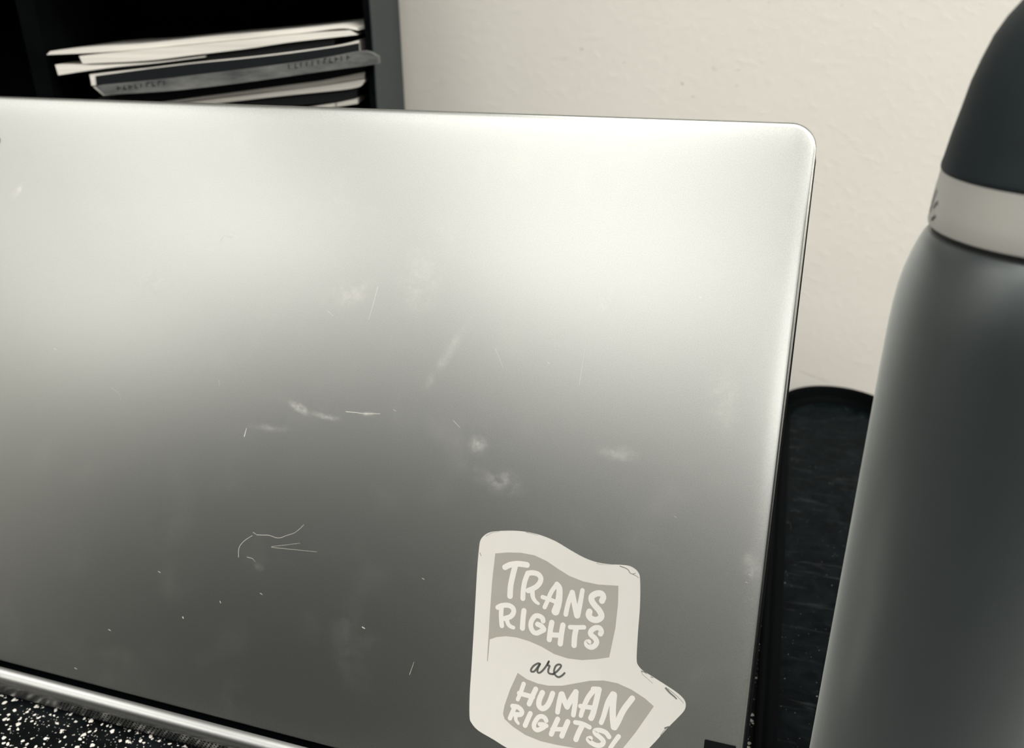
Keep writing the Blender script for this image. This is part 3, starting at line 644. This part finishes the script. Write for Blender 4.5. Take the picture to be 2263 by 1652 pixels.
p_ = sheet_stack('spine', [[-164.5, 224.3], [-134.9, 226.9], [-100.7, 230.2], [-60.9, 234.6], [-27.2, 238.9], [-4.8, 242.4], [3.9, 239.3]], [[-159.5, 219.7], [-132.0, 220.8], [-107.5, 222.6], [-73.2, 226.2], [-27.9, 231.8], [-5.4, 234.4], [3.9, 235.6]], -0.01, -0.0015, M_SPINE, None, None)
p_.parent = bk; p_.matrix_parent_inverse = bk_inv
p_ = sheet_stack('page_block', [[-169.7, 223.3], [-138.6, 225.9], [-103.8, 229.3], [-63.4, 233.8], [-29.1, 238.2], [-12.5, 240.8]], [[-164.7, 218.2], [-135.6, 220.0], [-110.7, 221.9], [-75.9, 225.5], [-29.8, 231.2], [-13.2, 233.0]], -0.0015, 0.095, M_PAPER2, None, None)
p_.parent = bk; p_.matrix_parent_inverse = bk_inv
bm = bmesh.new()
for a, b in [[[-151.2, 222.2], [-151.0, 224.2]], [[-151.0, 223.2], [-149.3, 223.5]], [[-147.7, 222.6], [-146.9, 224.6]], [[-147.7, 222.6], [-146.0, 222.8]], [[-144.1, 222.9], [-144.1, 224.9]], [[-143.9, 223.9], [-142.3, 224.2]], [[-140.6, 223.3], [-140.4, 225.3]], [[-140.6, 223.3], [-139.0, 223.5]], [[-137.2, 223.6], [-136.8, 225.6]], [[-133.7, 224.0], [-133.3, 226.0]], [[-133.3, 226.0], [-131.6, 226.2]], [[-130.2, 224.3], [-130.0, 226.4]], [[-130.2, 224.3], [-128.5, 224.6]], [[-126.7, 224.7], [-126.4, 226.7]], [[-126.3, 226.7], [-124.7, 226.9]], [[-123.2, 225.0], [-123.1, 227.1]], [[-48.4, 233.3], [-48.5, 235.7]], [[-44.9, 233.7], [-44.4, 236.2]], [[-44.9, 233.7], [-43.3, 234.0]], [[-41.5, 234.2], [-41.0, 236.7]], [[-38.1, 234.7], [-37.6, 237.1]], [[-34.6, 235.1], [-34.4, 237.6]], [[-31.2, 235.6], [-31.0, 238.1]], [[-27.8, 236.1], [-27.2, 238.5]], [[-27.5, 238.5], [-25.9, 238.8]], [[-24.3, 236.5], [-24.1, 239.0]], [[-24.3, 236.5], [-22.7, 236.8]], [[-20.9, 237.0], [-20.7, 239.5]], [[-20.8, 238.2], [-19.2, 238.5]], [[-17.5, 237.5], [-17.3, 239.9]], [[-14.1, 237.9], [-13.8, 240.4]], [[-14.0, 239.2], [-12.4, 239.4]]]:
    ribbon(bm, [a, b], 0.55, 0.55, -0.0101, lambda p, y: (p[0] / 1000, y, p[1] / 1000), 3)
lt = bm_obj('spine_lettering', bm, M_COVER, None); lt.location = o2w(0, 0, 0); lt.rotation_euler = (0, 0, OA)
lt['kind'] = 'stuff'; lt.parent = bk; lt.matrix_parent_inverse = bk_inv
sheet_stack('black_folder', [[-170, 216.4], [-137.2, 218.9], [-112.1, 220.8], [-77.1, 224.5], [-30.6, 230.3], [-7.7, 232.9], [-6.6, 233.0]], [[-170, 212.1], [-138.0, 214.8], [-112.8, 216.9], [-90.5, 218.9], [-51.5, 223.5], [-31.1, 225.9], [-6.8, 230.1]], 0.002, 0.1, M_FOLDER, 'black folder directly under the grey book in the organizer', 'folder', None, 0)
sheet_stack('loose_papers', [[-175, 208.7], [-90.2, 218.7], [-51.3, 223.3], [-30.9, 225.8], [-6.4, 230.1]], [[-175, 208.4], [-90.4, 216.9], [-51.6, 220.8], [-31.1, 223.2], [-6.9, 226.7]], 0.001, 0.1, M_PAPER2, 'greyish sheets under the black folder below the grey book', 'papers', 'papers in the organizer slot', 0)
sheet_stack('loose_papers', [[-180, 207.0], [-103.3, 215.0], [-65.7, 218.9], [-31.0, 222.8], [-6.8, 226.2]], [[-180, 204.9], [-99.0, 212.9], [-54.5, 217.3], [-14.0, 221.1], [-6.6, 224.9]], 0.0, 0.1, M_PAPER, 'white sheets in the lower half of the pile, under greyish sheets', 'papers', 'papers in the organizer slot', 0)
sheet_stack('black_folder', [[-182, 203.1], [-91.4, 212.6], [-55.1, 216.4], [-14.5, 220.1], [-12.0, 220.7]], [[-182, 199.6], [-92.1, 207.5], [-55.8, 210.7], [-19.7, 213.9], [-12.4, 215.7]], 0.002, 0.1, M_FOLDER, 'lowest black folder of the pile above the bottom papers', 'folder', None, 0)
sheet_stack('loose_papers', [[-150, 194.6], [-36.2, 211.0], [-25.1, 212.6], [-12.0, 215.1]], [[-150, 199.2], [-36.4, 209.4], [-25.3, 210.4], [-12.2, 212.1]], 0.001, 0.1, M_PAPER2, 'bottom grey papers of the pile, near the shelf', 'papers', 'papers in the organizer slot', 0)
sheet_stack('document_case', [[-184, 188], [-120, 193], [-60, 199], [-13, 204]], [[-184, 183.1], [-120, 183.1], [-60, 183.1], [-13, 183.1]], 0.004, 0.1, M_FOLDER, 'black document case lying on the organizer shelf under all papers', 'folder')
